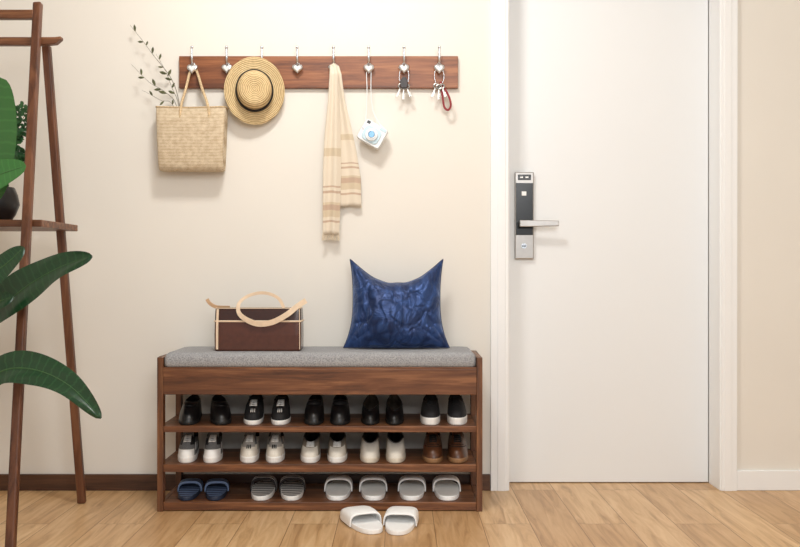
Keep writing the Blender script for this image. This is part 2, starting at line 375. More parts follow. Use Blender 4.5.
# ---------------------------------------------------------------- scarf
sx=at(334,66,-0.045)
scarf=root('scarf','cream scarf with tan stripes and fringe draped on hook','scarf',tuple(at(334,240,-0.05)))
def cloth(keys,name,ph):
    b=MB(); rows=[]; n=60; R=48
    for i in range(R+1):
        t=i/R; f=t*(len(keys)-1); k=min(int(f),len(keys)-2); g=f-k
        A=keys[k]; B=keys[k+1]; u=A[0]+(B[0]-A[0])*g; v=A[1]+(B[1]-A[1])*g; wd=A[2]+(B[2]-A[2])*g; y=A[3]+(B[3]-A[3])*g
        c=at(u,v,y); hw=wd*0.5/250; th=0.010-0.004*t
        row=[]
        for j in range(n):
            a=2*math.pi*j/n; cx=math.cos(a); sy=math.sin(a)
            pl=math.sin(cx*5.0+ph+t*1.2)*0.006*min(1,0.4+t*1.2)
            row.append(V((c.x+hw*cx,c.y+th*sy*0.7+pl,c.z+0.002*math.sin(cx*4+ph)*t)))
        rows.append(row)
    b.grid(rows,True,True,True); o=b.finish(name,'scarf',scarf,smooth=True); return rows[-1]
e1=cloth([(336,66,6,-0.05),(337,74,9,-0.058),(339,100,12,-0.04),(342,125,18,-0.03),(345,150,23,-0.025),(348,178,26,-0.025),(348.5,206,26,-0.025)],'cloth_layer',0.5)
e2=cloth([(333.5,65,7,-0.052),(334,74,9,-0.066),(333.5,100,11,-0.058),(332.5,135,16,-0.05),(332,170,18,-0.048),(331.5,205,17.5,-0.046),(331,234,16.5,-0.046)],'cloth_layer',2.0)
MB().ball((sx.x,-0.047,sx.z-0.002),0.013,(1,1.1,0.9)).finish('fold_over_hook','fringe',scarf,smooth=True)
b=MB()
for k in range(0,30,1):
    p=e2[k]+V((0,random.uniform(-0.003,0.003),0.004)); q=p+V((random.uniform(-0.003,0.003),0,-0.028)); b.tube([p,(p+q)/2+V((random.uniform(-.002,.002),0,0)),q],0.0013,5)
for k in range(0,30,2):
    p=e1[k]+V((0,0,0.003)); b.tube([p,p+V((random.uniform(-0.002,0.002),0,-0.008))],0.001,5)
b.finish('fringe','fringe',scarf,kind='stuff')
# ---------------------------------------------------------------- instant camera
cam_c=at(372.5,134.5,-0.05); TA=math.radians(30)
ic=root('instant_camera','pale blue and white instant camera hanging by its strap','camera')
def rbox(cx,cz,hw,hh,y0,y1,p=6,n=48):
    return [[V((cx+hw*k*math.copysign(abs(math.cos(a))**(2/p),math.cos(a)),y,cz+hh*k*math.copysign(abs(math.sin(a))**(2/p),math.sin(a)))) for a in [2*math.pi*j/n for j in range(n)]] for y,k in ((y0,0.95),(y0+(y1-y0)*0.08,0.99),(y0+(y1-y0)*0.2,1),(y1-(y1-y0)*0.2,1),(y1,0.96))]
MB().grid(rbox(0,0,0.051,0.044,0.022,-0.022,10),True,True,True).finish('camera_body','white',ic,bevel=0.001)
MB().grid(rbox(0,-0.006,0.036,0.030,-0.020,-0.027,4),True,True,True).finish('front_plate','paleblue',ic,bevel=0.001)
b=MB(); b.disc((0,-0.026,-0.006),(0,-1,0),0.026,0.024,0.010,32); b.disc((0,-0.036,-0.006),(0,-1,0),0.019,0.018,0.004,32); b.finish('lens_barrel','white',ic,bevel=0.001)
MB().disc((0,-0.0398,-0.006),(0,-1,0),0.0140,0.012,0.0015,24).finish('lens','glassblue',ic)
MB().box(0.018,0.044,-0.0240,-0.021,0.028,0.039).finish('flash','paleblue',ic,bevel=0.001)
MB().box(-0.042,-0.028,-0.0240,-0.021,0.028,0.039).finish('viewfinder','black',ic,bevel=0.001)
MB().disc((-0.044,-0.021,0.0),(0,-1,0),0.004,0.004,0.004).finish('shutter_button','steel',ic)
ic.location=cam_c; ic.rotation_euler=(0,TA,0)
R_=Matrix.Rotation(TA,3,'Y')
def cl(p): return R_.inverted()@(V(p)-cam_c)
hk=at(369,68,-0.036)
lug1=V((-0.049,0,0.028)); lug2=V((0.046,0,0.041))
b=MB()
b.tube(smooth([lug1,cl(at(366.5,108,-0.05)),cl(at(367,90,-0.05)),cl((hk.x-0.010,-0.035,hk.z-0.004)),cl((hk.x,-0.034,hk.z+0.003)),cl((hk.x+0.008,-0.035,hk.z-0.004)),cl(at(371,92,-0.05)),cl(at(373,110,-0.05)),cl(at(378,121,-0.05)),lug2],8),0.0018,6)
b.finish('strap','white',ic,smooth=True)
# ---------------------------------------------------------------- keys
def key(b,c,ang,L,mat=0,y=0):
    c=V(c); R=Matrix.Rotation(ang,3,'Y')
    n=18
    ringp=[c+R@V((0.010*math.cos(2*math.pi*k/n),0,0.009*math.sin(2*math.pi*k/n)-0.011)) for k in range(n)]
    b.tube(ringp,0.0036,6,mat,closed=True,flat=0.5)
    P=c+R@V((0,0,-0.020)); b.box(-0.003+P.x,0.003+P.x,P.y-0.001,P.y+0.001,P.z-L,P.z,mat,R,P)
    for q in (0.5,0.68,0.86):
        T=c+R@V((0.0045,0,-0.020-L*q)); b.box(T.x-0.003,T.x+0.003,T.y-0.001,T.y+0.001,T.z-0.0024,T.z+0.0024,mat,R,T)
def keys(u,name_label,red):
    h0=at(u,68,-0.036); k=root('key_bunch',name_label,'keys',(h0.x,-0.05,h0.z-0.15),group='key bunches on the coat rack')
    n=32; rc=h0+V((0,0.0,-0.036))
    MB().tube([rc+V((0.019*math.sin(2*math.pi*i/n),-0.014-0.004*math.cos(2*math.pi*i/n) if math.cos(2*math.pi*i/n)<0.6 else -0.002-0.003,0.038*math.cos(2*math.pi*i/n))) for i in range(n)],0.0018,6,closed=True).finish('key_ring','chrome',k,smooth=True)
    by=V((h0.x,-0.044,h0.z-0.070))
    b=MB(); key(b,by+V((-0.007,-0.006,0.004)),math.radians(24),0.038); b.finish('key','keymetal',k,bevel=0.0004)
    b=MB(); key(b,by+V((0.007,-0.010,0.002)),math.radians(-18),0.036); b.finish('key','keymetal',k,bevel=0.0004)
    b=MB(); key(b,by+V((0.0,-0.014,0.0)),math.radians(4),0.042); b.finish('key','keymetal',k,bevel=0.0004)
    if red:
        pts=[by+V(p) for p in ((0.004,-0.004,0.012),(0.020,-0.004,-0.012),(0.040,-0.004,-0.050),(0.047,-0.004,-0.084),(0.036,-0.004,-0.102),(0.021,-0.004,-0.090),(0.014,-0.004,-0.050),(0.006,-0.004,0.0))]
        MB().strap(smooth(pts,8),0.008,0.005).finish('wrist_cord','redcord',k,smooth=False,bevel=0.001,label='dark red cord loop')
    else:
        MB().grid([[by+V((x*s,-0.024+y,z)) for (x,y) in ((-1,0),(1,0),(1,0.006),(-1,0.006))] for z,s in ((0.028,0.006),(0.014,0.015),(-0.008,0.017),(-0.018,0.010))],True,True,True).finish('leather_fob','keydark',k,bevel=0.003)
keys(404,'bunch of silver keys with dark leather fob on hook',False)
keys(439,'bunch of silver keys with red cord loop on hook',True)
# ---------------------------------------------------------------- shoe bench
YB=-0.33; YK=-0.02
BL=at(157,400,YB).x; BR=at(482.5,400,YB).x; TH=0.022
bench=root('shoe_bench','walnut shoe bench with three open shelves and grey cushion','shoe bench',((BL+BR)/2,(YB+YK)/2,0))
for x0 in (BL,BR-TH):
    b=MB(); b.box(x0,x0+TH,YB,YB+0.035,0,0.572); b.box(x0,x0+TH,YK-0.035,YK,0,0.572)
    b.box(x0,x0+TH,YB+0.035,YK-0.035,0.43,0.572)
    for z in (0.006,0.146,0.288): b.box(x0+0.002,x0+TH-0.002,YB+0.035,YK-0.035,z,z+0.026)
    b.finish('side_frame','walnutv',bench,bevel=0.0015)
xi0=BL+TH; xi1=BR-TH
SH=[0.316,0.174,0.033]
for z,t in zip(SH,(0.022,0.028,0.030)):
    box('shelf',xi0,xi1,YB+0.004,YK-0.004,z-t,z,'walnut',bench,bevel=0.0015)
box('front_apron',xi0,xi1,YB+0.001,YB+0.022,0.434,0.528,'walnut',bench,bevel=0.0015)
box('back_rail',xi0,xi1,YK-0.02,YK,0.46,0.528,'walnut',bench,bevel=0.0015)
box('seat_board',xi0,xi1,YB+0.002,YK-0.002,0.522,0.536,'walnut',bench,bevel=0.001)
b=MB(); rows=[]
cx=(xi0+xi1)/2; cy=(YB+YK)/2; hw=(xi1-xi0)/2-0.0005; hd=(YK-YB)/2-0.002
for z,k in ((0.5365,0.004),(0.541,0.0),(0.556,0),(0.572,0.001),(0.582,0.006),(0.588,0.014),(0.590,0.028)):
    rr_=[]
    for (sx_,sy_) in ((1,1),(-1,1),(-1,-1),(1,-1)):
        for q in range(9):
            a=(math.pi/2)*(q/8)+{(1,1):0,(-1,1):math.pi/2,(-1,-1):math.pi,(1,-1):1.5*math.pi}[(sx_,sy_)]
            r0=0.02; rr_.append(V((cx+sx_*(hw-k-r0)+r0*math.cos(a),cy+sy_*(hd-k-r0)+r0*math.sin(a),z)))
    rows.append(rr_)
b.grid(rows,True,True,True); b.finish('seat_cushion','cush',bench,smooth=True,label='flat grey woven fabric seat pad')
SEAT=0.590
# ---------------------------------------------------------------- pillow
pil=root('throw_pillow','navy blue velvet throw pillow leaning against the wall','pillow')
W2=0.206; PH=0.358
def pil_pt(u,v,side,ex=0):
    uu=abs(u); vv=abs(2*v-1)
    dip=0.27*math.sin(min(1,(1-uu)/0.88)*math.pi/2)**1.05
    top=PH*(1-dip)+0.004*noise.noise(V((u*4,2,7)))*(1-uu)
    k=vv**2.4
    wv=0.83+(0.17 if v<0.5 else 0.07)*k
    z=0.004+(top-0.004)*v; x=u*W2*wv
    th=0.096*((1-uu**2.4)*(1-vv**2.4))**0.6
    a1=noise.noise(V((x*6+side*3+z*4,z*4-x*3,side*2.0))); rid=math.exp(-(a1/0.10)**2)
    a2=noise.noise(V((x*13+z*9,z*9-x*8,3+side))); rid2=math.exp(-(a2/0.10)**2)
    a3=noise.noise(V((x*12-z*10,z*11+x*6,9+side))); rid3=math.exp(-(a3/0.09)**2)
    f=-rid*0.007-rid2*0.0045-rid3*0.004+noise.noise(V((x*6,z*5,9)))*0.018+noise.noise(V((x*15,z*13,2)))*0.006
    for (cxx,czz) in ((W2*0.88,PH),(-W2*0.88,PH),(W2,0),(-W2,0)):
        dx=x-cxx; dz=z-czz; r=math.hypot(dx,dz); a=math.atan2(dz,dx)
        f+=(abs(math.sin(a*8+cxx*7+czz*3))-0.6)*0.015*math.exp(-((r-0.09)/0.06)**2)
    e=min(1,3.5*min(1-uu,v,1-v))
    return V((x,side*max(0.0,th+f*e),z))
n=130
for side,nm in ((-1,'front_panel'),(1,'back_panel')):
    rows=[[pil_pt(-1+2*i/n,j/n,side) for i in range(n+1)] for j in range(n+1)]
    MB().grid(rows).finish(nm,'velvet',pil,smooth=True)
ed=[pil_pt(-1+2*i/n,0,0) for i in range(n)]+[pil_pt(1,j/n,0) for j in range(n)]+[pil_pt(1-2*i/n,1,0) for i in range(n)]+[pil_pt(-1,1-j/n,0) for j in range(n)]
MB().tube(ed,0.0022,6,closed=True).finish('piping','pipe',pil,smooth=True)
pil.location=(at(396.5,340,-0.15).x,-0.172,SEAT+0.002); pil.rotation_euler=(math.radians(-13),0,0)
# ---------------------------------------------------------------- handbag
YH=-0.215
hc=at(257.3,350,-0.27); hx=hc.x; hb=SEAT+0.001
bag=root('handbag','glossy dark brown leather handbag with cream handle and trim','handbag',(hx,YH,hb))
def hbrow(z,hw,hd): return rrect(hx,YH,hb+z,hw,hd,64,14)
MB().grid([hbrow(0,0.161,0.052),hbrow(0.005,0.164,0.055),hbrow(0.06,0.165,0.054),hbrow(0.112,0.164,0.050)],True,True,True).finish('bag_body','brownbag',bag,bevel=0.001)
MB().grid([hbrow(0.112,0.164,0.050),hbrow(0.150,0.163,0.046),hbrow(0.160,0.162,0.044),hbrow(0.162,0.159,0.040)],True,True,True).finish('top_panel','darkbag',bag,bevel=0.001,label='darker brown leather upper band')
b=MB(); b.tube(hbrow(0.112,0.1640,0.0505),0.0040,6,closed=True); b.tube(hbrow(0.161,0.162,0.044),0.0018,6,closed=True)
b.strap([V((hx-0.152,YH-0.0555,hb+0.006)),V((hx-0.152,YH-0.0555,hb+0.06)),V((hx-0.152,YH-0.0520,hb+0.112)),V((hx-0.151,YH-0.047,hb+0.158))],0.009,0.003)
b.strap([V((hx+0.160,YH-0.0545,hb+0.006)),V((hx+0.160,YH-0.0540,hb+0.06)),V((hx+0.159,YH-0.0505,hb+0.112)),V((hx+0.158,YH-0.045,hb+0.158))],0.003,0.003)
b.finish('cream_trim','paletan',bag,bevel=0.0008)
def hp(u,v,y): return at(u,v,y)
pts=[hp(207,299,-0.222),hp(210,303.5,-0.222),hp(217,307,-0.225),hp(230,307.5,-0.235)]
MB().strap(smooth(pts,8),0.014,0.003,thin=V((0,1,0.3))).finish('strap_end','tan',bag,bevel=0.0008)
pts=[hp(306,300.5,-0.245),hp(297,306.5,-0.265),hp(287,314.5,-0.278),hp(273,322,-0.281),hp(259,324,-0.281),hp(247,320,-0.278),hp(239,313,-0.272),hp(239,303.5,-0.262),hp(247,296.5,-0.25),hp(259,293,-0.245),hp(270,294,-0.25),hp(279,299,-0.256),hp(284,308,-0.262)]
wpts=smooth(pts,8)
b=MB(); rows=[]
for i,p in enumerate(wpts):
    t=i/(len(wpts)-1); ww=0.021-0.009*min(1,max(0,(t-0.40)/0.2)); th=0.0025
    tg=(wpts[min(i+1,len(wpts)-1)]-wpts[max(i-1,0)]).normalized(); sd=tg.cross(V((0,1,0.1))).normalized(); tn=sd.cross(tg).normalized()
    rows.append([p+sd*ww/2+tn*th/2,p-sd*ww/2+tn*th/2,p-sd*ww/2-tn*th/2,p+sd*ww/2-tn*th/2])
b.grid(rows,True,True,True); b.finish('handle','paletan',bag,bevel=0.0006,label='pale cream leather looped handle')
# ---------------------------------------------------------------- shoes
def outl(th,L,W,heel=0.86,waist=0.10,bend=0.0,toe=1.0):
    c,s=math.cos(th),math.sin(th)
    y=L/2*math.copysign(abs(c)**0.92,c); f=heel+(1-heel)*(0.5-0.5*c)*1.0-waist*math.exp(-((y-0.02)/0.05)**2)
    pw=0.78 if c>0 else 0.78/ (toe)
    x=W/2*f*math.copysign(abs(s)**pw,s)
    if y<0: x+=bend*(y/(L/2))**2
    return V((x,y,0))
NT=40
def shoe_proto(name,cfg):
    L=cfg.get('L',0.265); W=cfg.get('W',0.084); st=cfg.get('sole',0.024)
    r=root(name,cfg['label'],cfg.get('cat','shoe'))
    o=lambda th,k=1.0:outl(th,L*k,W*k if k==1 else W*(1+(k-1)*1.6),bend=0.004,toe=cfg.get('toe',1.0))
    ths=[2*math.pi*j/NT for j in range(NT)]
    rows=[]
    for z,k in ((0,1.0),(0.004,1.02),(st-0.004,1.025),(st,1.012)):
        rows.append([o(t,k)+V((0,0,z)) for t in ths])
    smat=cfg.get('solemat','solewhite')
    MB().grid(rows,True,True,True).finish('sole',smat,r,smooth=False,bevel=0.001)
    yc=cfg.get('yc',0.055); lo=cfg.get('lo',0.068); wo=cfg.get('wo',0.027)
    hH,hS,hF=cfg.get('h',(0.078,0.056,0.070))
    def top(t):
        c,s=math.cos(t),math.sin(t)
        z=hS+(hH-hS)*max(0,c)**2+(hF-hS)*max(0,-c)**2
        return V((wo*s*(1.0 if c>-0.3 else 0.9),yc+lo*c,z+0.014))
    pw=cfg.get('pw',1.25)
    def P(t,s,off=0):
        B=o(t)+V((0,0,st)); T=top(t); h=1-math.cos(s*math.pi/2); v=math.sin(s*math.pi/2)**pw
        p=V((B.x+(T.x-B.x)*h,B.y+(T.y-B.y)*h,B.z+(T.z-B.z)*v))
        if off: p+= V((0,-0.35*off,0.94*off))
        return p
    K=12
    cap=cfg.get('cap'); ci=cfg.get('capi',4)
    def mf(i,j):
        t=ths[j]; d=abs(t-math.pi)
        if cap and i<ci and d<0.8: return 1
        if cfg.get('mid') and i>=5 and d<0.75: return 1
        if cfg.get('side') and i in (3,4,5,6) and 0.95<d<1.95 and j%2: return 1
        if cfg.get('eyestay') and i>=6 and 0.35<d<0.95: return 2
        if cfg.get('quarter') and i>=3 and d>1.3: return 2
        return 0
    rows=[[P(t,i/K) for t in ths] for i in range(K+1)]
    MB().grid(rows,True,matf=mf).finish('upper',[cfg['mat'],cfg.get('mat2','solewhite'),cfg.get('mat3','shoegrey')],r,smooth=True,label=cfg.get('ulabel'))
    rows=[[top(t) for t in ths]]
    for kx,z in ((0.9,0.002),(0.85,-0.012),(0.95,-0.03)):
        rows.append([V((top(t).x*kx,yc+lo*math.cos(t)*kx,top(t).z+z)) for t in ths])
    rows.append([V((top(t).x*1.0,yc+lo*math.cos(t)*0.95,st+0.006)) for t in ths])
    MB().grid(rows,True,False,True).finish('lining',cfg.get('lining','shoelining'),r,smooth=True)
    MB().tube([top(t)+V((0,0,0.0005)) for t in ths],0.0024,6,closed=True).finish('collar',cfg.get('collar',cfg['mat']),r,smooth=True)
    if cfg.get('laces'):
        b=MB()
        for s in (0.60,0.68,0.76,0.84,0.92):
            dl=0.34+0.25*(s-0.5)
            for sg in (0,1):
                b.tube([P(math.pi-dl+2*dl*q/6,s+(0.05*q/6 if sg else 0.05*(1-q/6)),0.0022) for q in range(7)],0.0019,5)
        b.finish('laces',cfg['laces'],r,smooth=True)
        if not cfg.get('notongue'):
            f=top(math.pi)
            rows=[[f+V((x,0.006-dy,dz)) for x in (-0.02,-0.010,0,0.010,0.02)] for dy,dz in ((0.012,-0.014),(0.002,0.0),(-0.004,0.008),(-0.006,0.013))]
            MB().grid(rows).finish('tongue',cfg.get('tongue',cfg['mat']),r,smooth=True,solid=0.004)
    if cfg.get('strapover'):
        b=MB()
        b.grid([[P(math.pi-1.0+2.0*q/14,s,0.0018) for q in range(15)] for s in (0.66,0.72,0.80,0.86)])
        b.finish('vamp_strap',cfg['strapover'],r,smooth=True,solid=0.003)
    if cfg.get('seam'):
        b=MB(); b.tube([P(math.pi-0.9+1.8*q/16,0.45,0.001) for q in range(17)],0.0016,5); b.tube([P(math.pi-0.6+1.2*q/16,0.52,0.001) for q in range(17)],0.0012,5)
        b.finish('toe_seam',cfg['seam'],r,smooth=True)
    if cfg.get('logo'):
        b=MB()
        for q in (-0.12,0.0,0.12):
            b.tube([P(math.pi+q,s,0.0015) for s in (0.36,0.42,0.48)],0.0022,5)
        b.finish('toe_stripes',cfg['logo'],r,smooth=True)
    return r
def slide_proto(name,cfg):
    L=cfg.get('L',0.265); W=cfg.get('W',0.100); st=cfg.get('st',0.017)
    r=root(name,cfg['label'],cfg.get('cat','slipper'))
    ths=[2*math.pi*j/NT for j in range(NT)]
    def o(t,k=1.0):
        p=outl(t,L,W,heel=0.90,waist=0.04,bend=0.004); return V((p.x*k,-p.y*k,0))   # toe to +Y
    rows=[[o(t,k)+V((0,0,z)) for t in ths] for z,k in ((0,0.98),(0.003,1.0),(st-0.003,1.0),(st,0.985),(st,0.95),(st-0.0015,0.90),(st-0.002,0.4))]
    MB().grid(rows,True,True,True,matf=lambda i,j:1 if i>=4 else 0).finish('footbed',[cfg['mat'],cfg.get('bed',cfg['mat'])],r,smooth=False)
    sq=cfg.get('sq',0.62)
    def arch(y,off,zt):
        hwid=W/2*(1.03 if y<0.05 else max(0.25,1.03-((y-0.05)/(L/2-0.045))**2*0.42))
        out=[]
        for k in range(25):
            a=math.pi*k/24; c,s=math.cos(a),math.sin(a)
            out.append(V(((hwid-off)*math.copysign(abs(c)**sq,c),y,0.006+(zt-off)*abs(s)**sq)))
        return out
    ys=cfg.get('ys',[(-0.01,0.050),(-0.004,0.053),(0.03,0.054),(0.055,0.050),(0.075,0.044)])
    tk=cfg.get('tk',0.005)
    outer=[arch(y,0,z) for y,z in ys]; inner=[arch(y,tk,z) for y,z in ys]
    b=MB(); b.grid(outer+inner[::-1]+[outer[0]]); b.finish('strap_band',cfg['band'],r,smooth=True,label=cfg.get('blabel'))
    return r
M['solewhite']=plain('white_rubber',(240,239,236),0.6,var=0.0,bs=0)
M['soleblk']=plain('black_rubber',(24,24,24),0.6,var=0.05,bs=0)
M['solecream']=plain('cream_rubber',(222,213,196),0.6,var=0.03,bs=0)
M['solebrown']=plain('tan_rubber',(150,112,76),0.6,var=0.05,bs=0)
M['shoeblk']=fabric('black_canvas',(25,24,26),600,0.8)
M['shoelea']=plain('black_leather',(20,18,19),0.4,var=0.08)
M['shoegrey']=fabric('grey_knit',(108,108,108),500,0.85,0.2)
M['shoepgrey']=fabric('pale_grey_knit',(164,160,154),500,0.85,0.1)
M['shoewh']=fabric('offwhite_leather',(224,218,206),300,0.6,0.03)
M['shoecream']=fabric('cream_canvas_shoe',(190,178,158),600,0.85,0.06)
M['shoetaupe']=fabric('taupe_canvas_shoe',(142,132,118),600,0.85,0.06)
M['shoebrown']=plain('brown_leather',(82,49,29),0.38,var=0.14)
M['shoelining']=fabric('dark_lining',(40,36,34),500)
M['lightlining']=fabric('beige_lining',(96,84,72),500)
M['lacewh']=fabric('white_lace',(230,227,220),500)
M['laceblk']=fabric('black_lace',(28,26,26),500)
M['lacegrey']=fabric('grey_lace',(110,106,102),500)
M['slidewh']=plain('white_foam',(252,252,251),0.6,var=0.0,bs=0)
M['slidebed']=plain('warm_white_insole',(250,248,243),0.8,var=0.01,bs=0)
M['slideblue']=wavemat('blue_striped_band',(26,36,58),(132,156,196),17,'Y',rough=0.7,lo=0.5,hi=0.7,bs=0.1)
M['slidedk']=plain('dark_blue_foam',(36,46,68),0.6,var=0.05,bs=0)
M['slidedkbed']=wavemat('blue_striped_insole',(40,54,84),(124,146,184),11,'Y',rough=0.8,lo=0.5,hi=0.7,bs=0.1)
M['slidestr']=wavemat('dark_white_striped_band',(46,43,44),(246,244,240),15,'Y',rough=0.8,lo=0.42,hi=0.52,bs=0.1)
M['slidegry']=wavemat('dark_white_striped_insole',(88,82,80),(236,232,226),11,'Y',rough=0.9,lo=0.40,hi=0.5,bs=0.1)
def place(proto,xs,z,group,y=-0.178,rots=None,ys=None,face=0.6):
    kids=list(proto.children)
    for i,u in enumerate(xs):
        X=(u-400)*(y-0.06*(1-face)-CAMY)/F if isinstance(u,(int,float)) else u[0]
        if i==0: o=proto
        else:
            o=proto.copy(); sc.collection.objects.link(o)
            for kk in kids:
                c2=kk.copy(); c2.parent=o; sc.collection.objects.link(c2)
        o.location=(X,ys[i] if ys else y,z); o['group']=group
        o.scale=(1 if i%2==0 else -1,1,1)
        turn=math.atan2(-X,3.4)*face if not rots else 0
        o.rotation_euler=(0,0,turn+math.radians(rots[i] if rots else (1.5 if i%2 else -1.5)))
e=0.0008
z1,z2,z3=[z+e for z in SH]
place(shoe_proto('shoe',dict(label='black leather low shoe on wooden shelf',mat='shoelea',solemat='soleblk',sole=0.014,h=(0.066,0.052,0.058),W=0.086,strapover='shoelea')),[189.5,219],z1,'black leather shoes on the top shelf',rots=[6,16])
place(shoe_proto('sneaker',dict(label='black canvas sneaker with white sole and laces',cat='sneaker',mat='shoeblk',mat3='shoegrey',laces='lacewh',logo='lacewh',sole=0.018,h=(0.072,0.054,0.064),W=0.080)),[253.5,280.5],z1,'black white-soled sneakers on the top shelf')
place(shoe_proto('loafer',dict(label='black leather loafer with low dark sole',cat='loafer',mat='shoelea',solemat='soleblk',sole=0.014,h=(0.070,0.054,0.066),W=0.084,strapover='shoeblk')),[314,340],z1,'black loafers on the top shelf')
place(shoe_proto('flat_shoe',dict(label='black pointed flat shoe with open top',mat='shoelea',solemat='soleblk',sole=0.012,W=0.078,toe=0.8,yc=0.025,lo=0.100,wo=0.030,h=(0.068,0.042,0.034),lining='lightlining')),[370.5,394.5],z1,'black flat shoes on the top shelf')
place(shoe_proto('sneaker',dict(label='black slip-on sneaker with thick white sole',cat='sneaker',mat='shoeblk',laces='laceblk',sole=0.028,h=(0.074,0.054,0.066),W=0.082)),[430.5,457],z1,'black thick-soled sneakers on the top shelf')
place(shoe_proto('sneaker',dict(label='grey and black sneaker with white toe cap',cat='sneaker',mat='shoegrey',mat2='solewhite',mat3='shoeblk',laces='lacewh',cap=True,capi=4,side=True,eyestay=True,sole=0.022,W=0.078,collar='laceblk')),[187.5,212.5],z2,'grey sneakers on the middle shelf')
place(shoe_proto('sneaker',dict(label='off-white sneaker with pale grey panels and dark collar',cat='sneaker',mat='shoewh',mat2='shoepgrey',mat3='shoegrey',side=True,mid=True,eyestay=True,laces='lacewh',logo='laceblk',sole=0.024,W=0.078,collar='laceblk',tongue='shoegrey')),[249.5,275],z2,'white and grey sneakers on the middle shelf')
place(shoe_proto('sneaker',dict(label='taupe canvas sneaker with white toe cap',cat='sneaker',mat='shoetaupe',mat2='shoewh',mat3='shoepgrey',cap=True,capi=7,laces='lacewh',sole=0.022,W=0.082,yc=0.045,lo=0.078,h=(0.086,0.054,0.046),notongue=True,wo=0.031,collar='lacegrey')),[310.5,337],z2,'taupe toe-cap sneakers on the middle shelf')
place(shoe_proto('sneaker',dict(label='off-white slip-on shoe with dark inside',cat='sneaker',mat='shoewh',mat2='shoecream',mat3='shoecream',quarter=True,solemat='solecream',sole=0.020,W=0.082,yc=0.040,lo=0.084,h=(0.086,0.054,0.044),wo=0.031,collar='lacegrey')),[370,395.5],z2,'off-white shoes on the middle shelf')
place(shoe_proto('shoe',dict(label='brown leather lace-up shoe with tan sole',mat='shoebrown',laces='laceblk',seam='laceblk',solemat='solebrown',sole=0.018,W=0.086,h=(0.074,0.058,0.070))),[433,457.5],z2,'brown leather shoes on the middle shelf')
place(slide_proto('slipper',dict(label='dark blue slipper with striped band and insole',mat='slidedk',bed='slidedkbed',band='slideblue',W=0.090,st=0.016,ys=[(-0.01,0.036),(0.0,0.040),(0.035,0.040),(0.065,0.034),(0.09,0.027)])),[188.5,215.5],z3,'blue striped slippers on the bottom shelf')
place(slide_proto('slipper',dict(label='slipper with dark and white striped band',mat='solewhite',bed='slidegry',band='slidestr',W=0.098)),[262.5,291.5],z3,'grey striped slippers on the bottom shelf')
place(slide_proto('slipper',dict(label='white slipper with pale insole on shelf',mat='slidewh',bed='slidebed',band='slidewh',W=0.106)),[338,373,412,447],z3,'white slippers on the bottom shelf')
pr=slide_proto('slipper',dict(label='white slipper lying on the wooden floor',mat='slidewh',bed='slidewh',band='slidewh',W=0.114,tk=0.004,sq=0.5,ys=[(-0.035,0.042),(-0.028,0.045),(0.01,0.048),(0.045,0.046),(0.075,0.040),(0.10,0.032)]))
place(pr,[(-0.132,),(0.003,)],0.0008,'white slippers on the floor',ys=[-0.50,-0.505],rots=[22,-6])
# ---------------------------------------------------------------- plant stand
ps=root('plant_stand','dark wooden ladder-style plant stand with shelves','plant stand',(-1.5,-0.53,0))
fl=V((-1.215,-0.86,0)); ft=at(38,3,-0.45); bl=V((-1.225,-0.206,0)); btp=at(46.5,46,-0.36)
XC=-1.56
def mir(p): return V((2*XC-p.x,p.y,p.z))
for A,B in ((fl,ft),(bl,btp),(mir(fl),mir(ft)),(mir(bl),mir(btp))):
    b=MB(); pts=[A+(B-A)*t for t in (0,0.2,0.4,0.6,0.8,1)]
    b.strap(pts,0.030,0.026,thin=V((0,1,0))); b.finish('leg','stand',ps,bevel=0.006)
def zline(A,B,z): return A+(B-A)*((z-A.z)/(B.z-A.z))
q=at(38,15,-0.46).z; P_=zline(fl,ft,q)
MB().box(mir(P_).x,P_.x-0.01,P_.y-0.014,P_.y+0.014,q-0.016,q+0.016).finish('crossbar','walnut',ps,bevel=0.004)
q=at(45,44,-0.42).z; P_=zline(fl,ft,q)
b=MB(); xe=at(62,42,P_.y+0.03).x
b.grid([[V((x,P_.y+0.03+yy,q+zz*h+dz)) for yy,zz in ((-0.014,-1),(0.014,-1),(0.014,1),(-0.014,1))] for x,h,dz in ((2*XC-xe,0.006,0.012),(2*XC-xe+0.05,0.014,0),(xe-0.06,0.014,0),(xe-0.02,0.012,0.002),(xe,0.005,0.012))],True,True,True); b.finish('crossbar','walnut',ps,bevel=0.003)
zs=1.055
fz=zline(fl,ft,zs); bz=zline(bl,btp,zs); xe=at(75,226,bz.y).x
box('shelf',2*XC-xe,xe,fz.y+0.016,bz.y+0.03,zs-0.012,zs+0.012,'walnut',ps,bevel=0.003)
# ---------------------------------------------------------------- plants
def leaf(b,pts,w,nrm,fold=0.25,rip=0.003,mat=0,pk=0.75,ex=0.75):
    pp=smooth(pts,8); n=len(pp); rows=[]; nrm=V(nrm).normalized()
    for i,p in enumerate(pp):
        t=i/(n-1); tg=(pp[min(i+1,n-1)]-pp[max(i-1,0)]).normalized(); sd=tg.cross(nrm).normalized(); nn=sd.cross(tg).normalized()
        ww=w/2*max(0.03,math.sin(math.pi*min(1,t**pk))**ex)
        rows.append([p+sd*ww*j/4+nn*(fold*abs(j)/4*ww*(1-abs(j)/8)+rip*math.sin(t*14+j)*abs(j)/4) for j in range(-4,5)])
    b.grid(rows,mat=mat)
    b.tube(pp[:int(n*0.95)],[0.003*(1-0.8*i/n) for i in range(int(n*0.95))],6,mat=1)
lp=root('potted_plant','large potted plant with broad glossy green leaves','plant',(-1.78,-1.0,0))
base_=V((-1.78,-1.0,0.30))
b=MB()
L1=[at(-30,396,-0.9),at(2,371,-0.9),at(36,370,-0.92),at(70,386,-0.95),at(101,418,-1.0)]
L2=[at(-34,332,-0.75),at(0,307,-0.78),at(30,284,-0.8),at(60,267,-0.82),at(92,256,-0.85)]
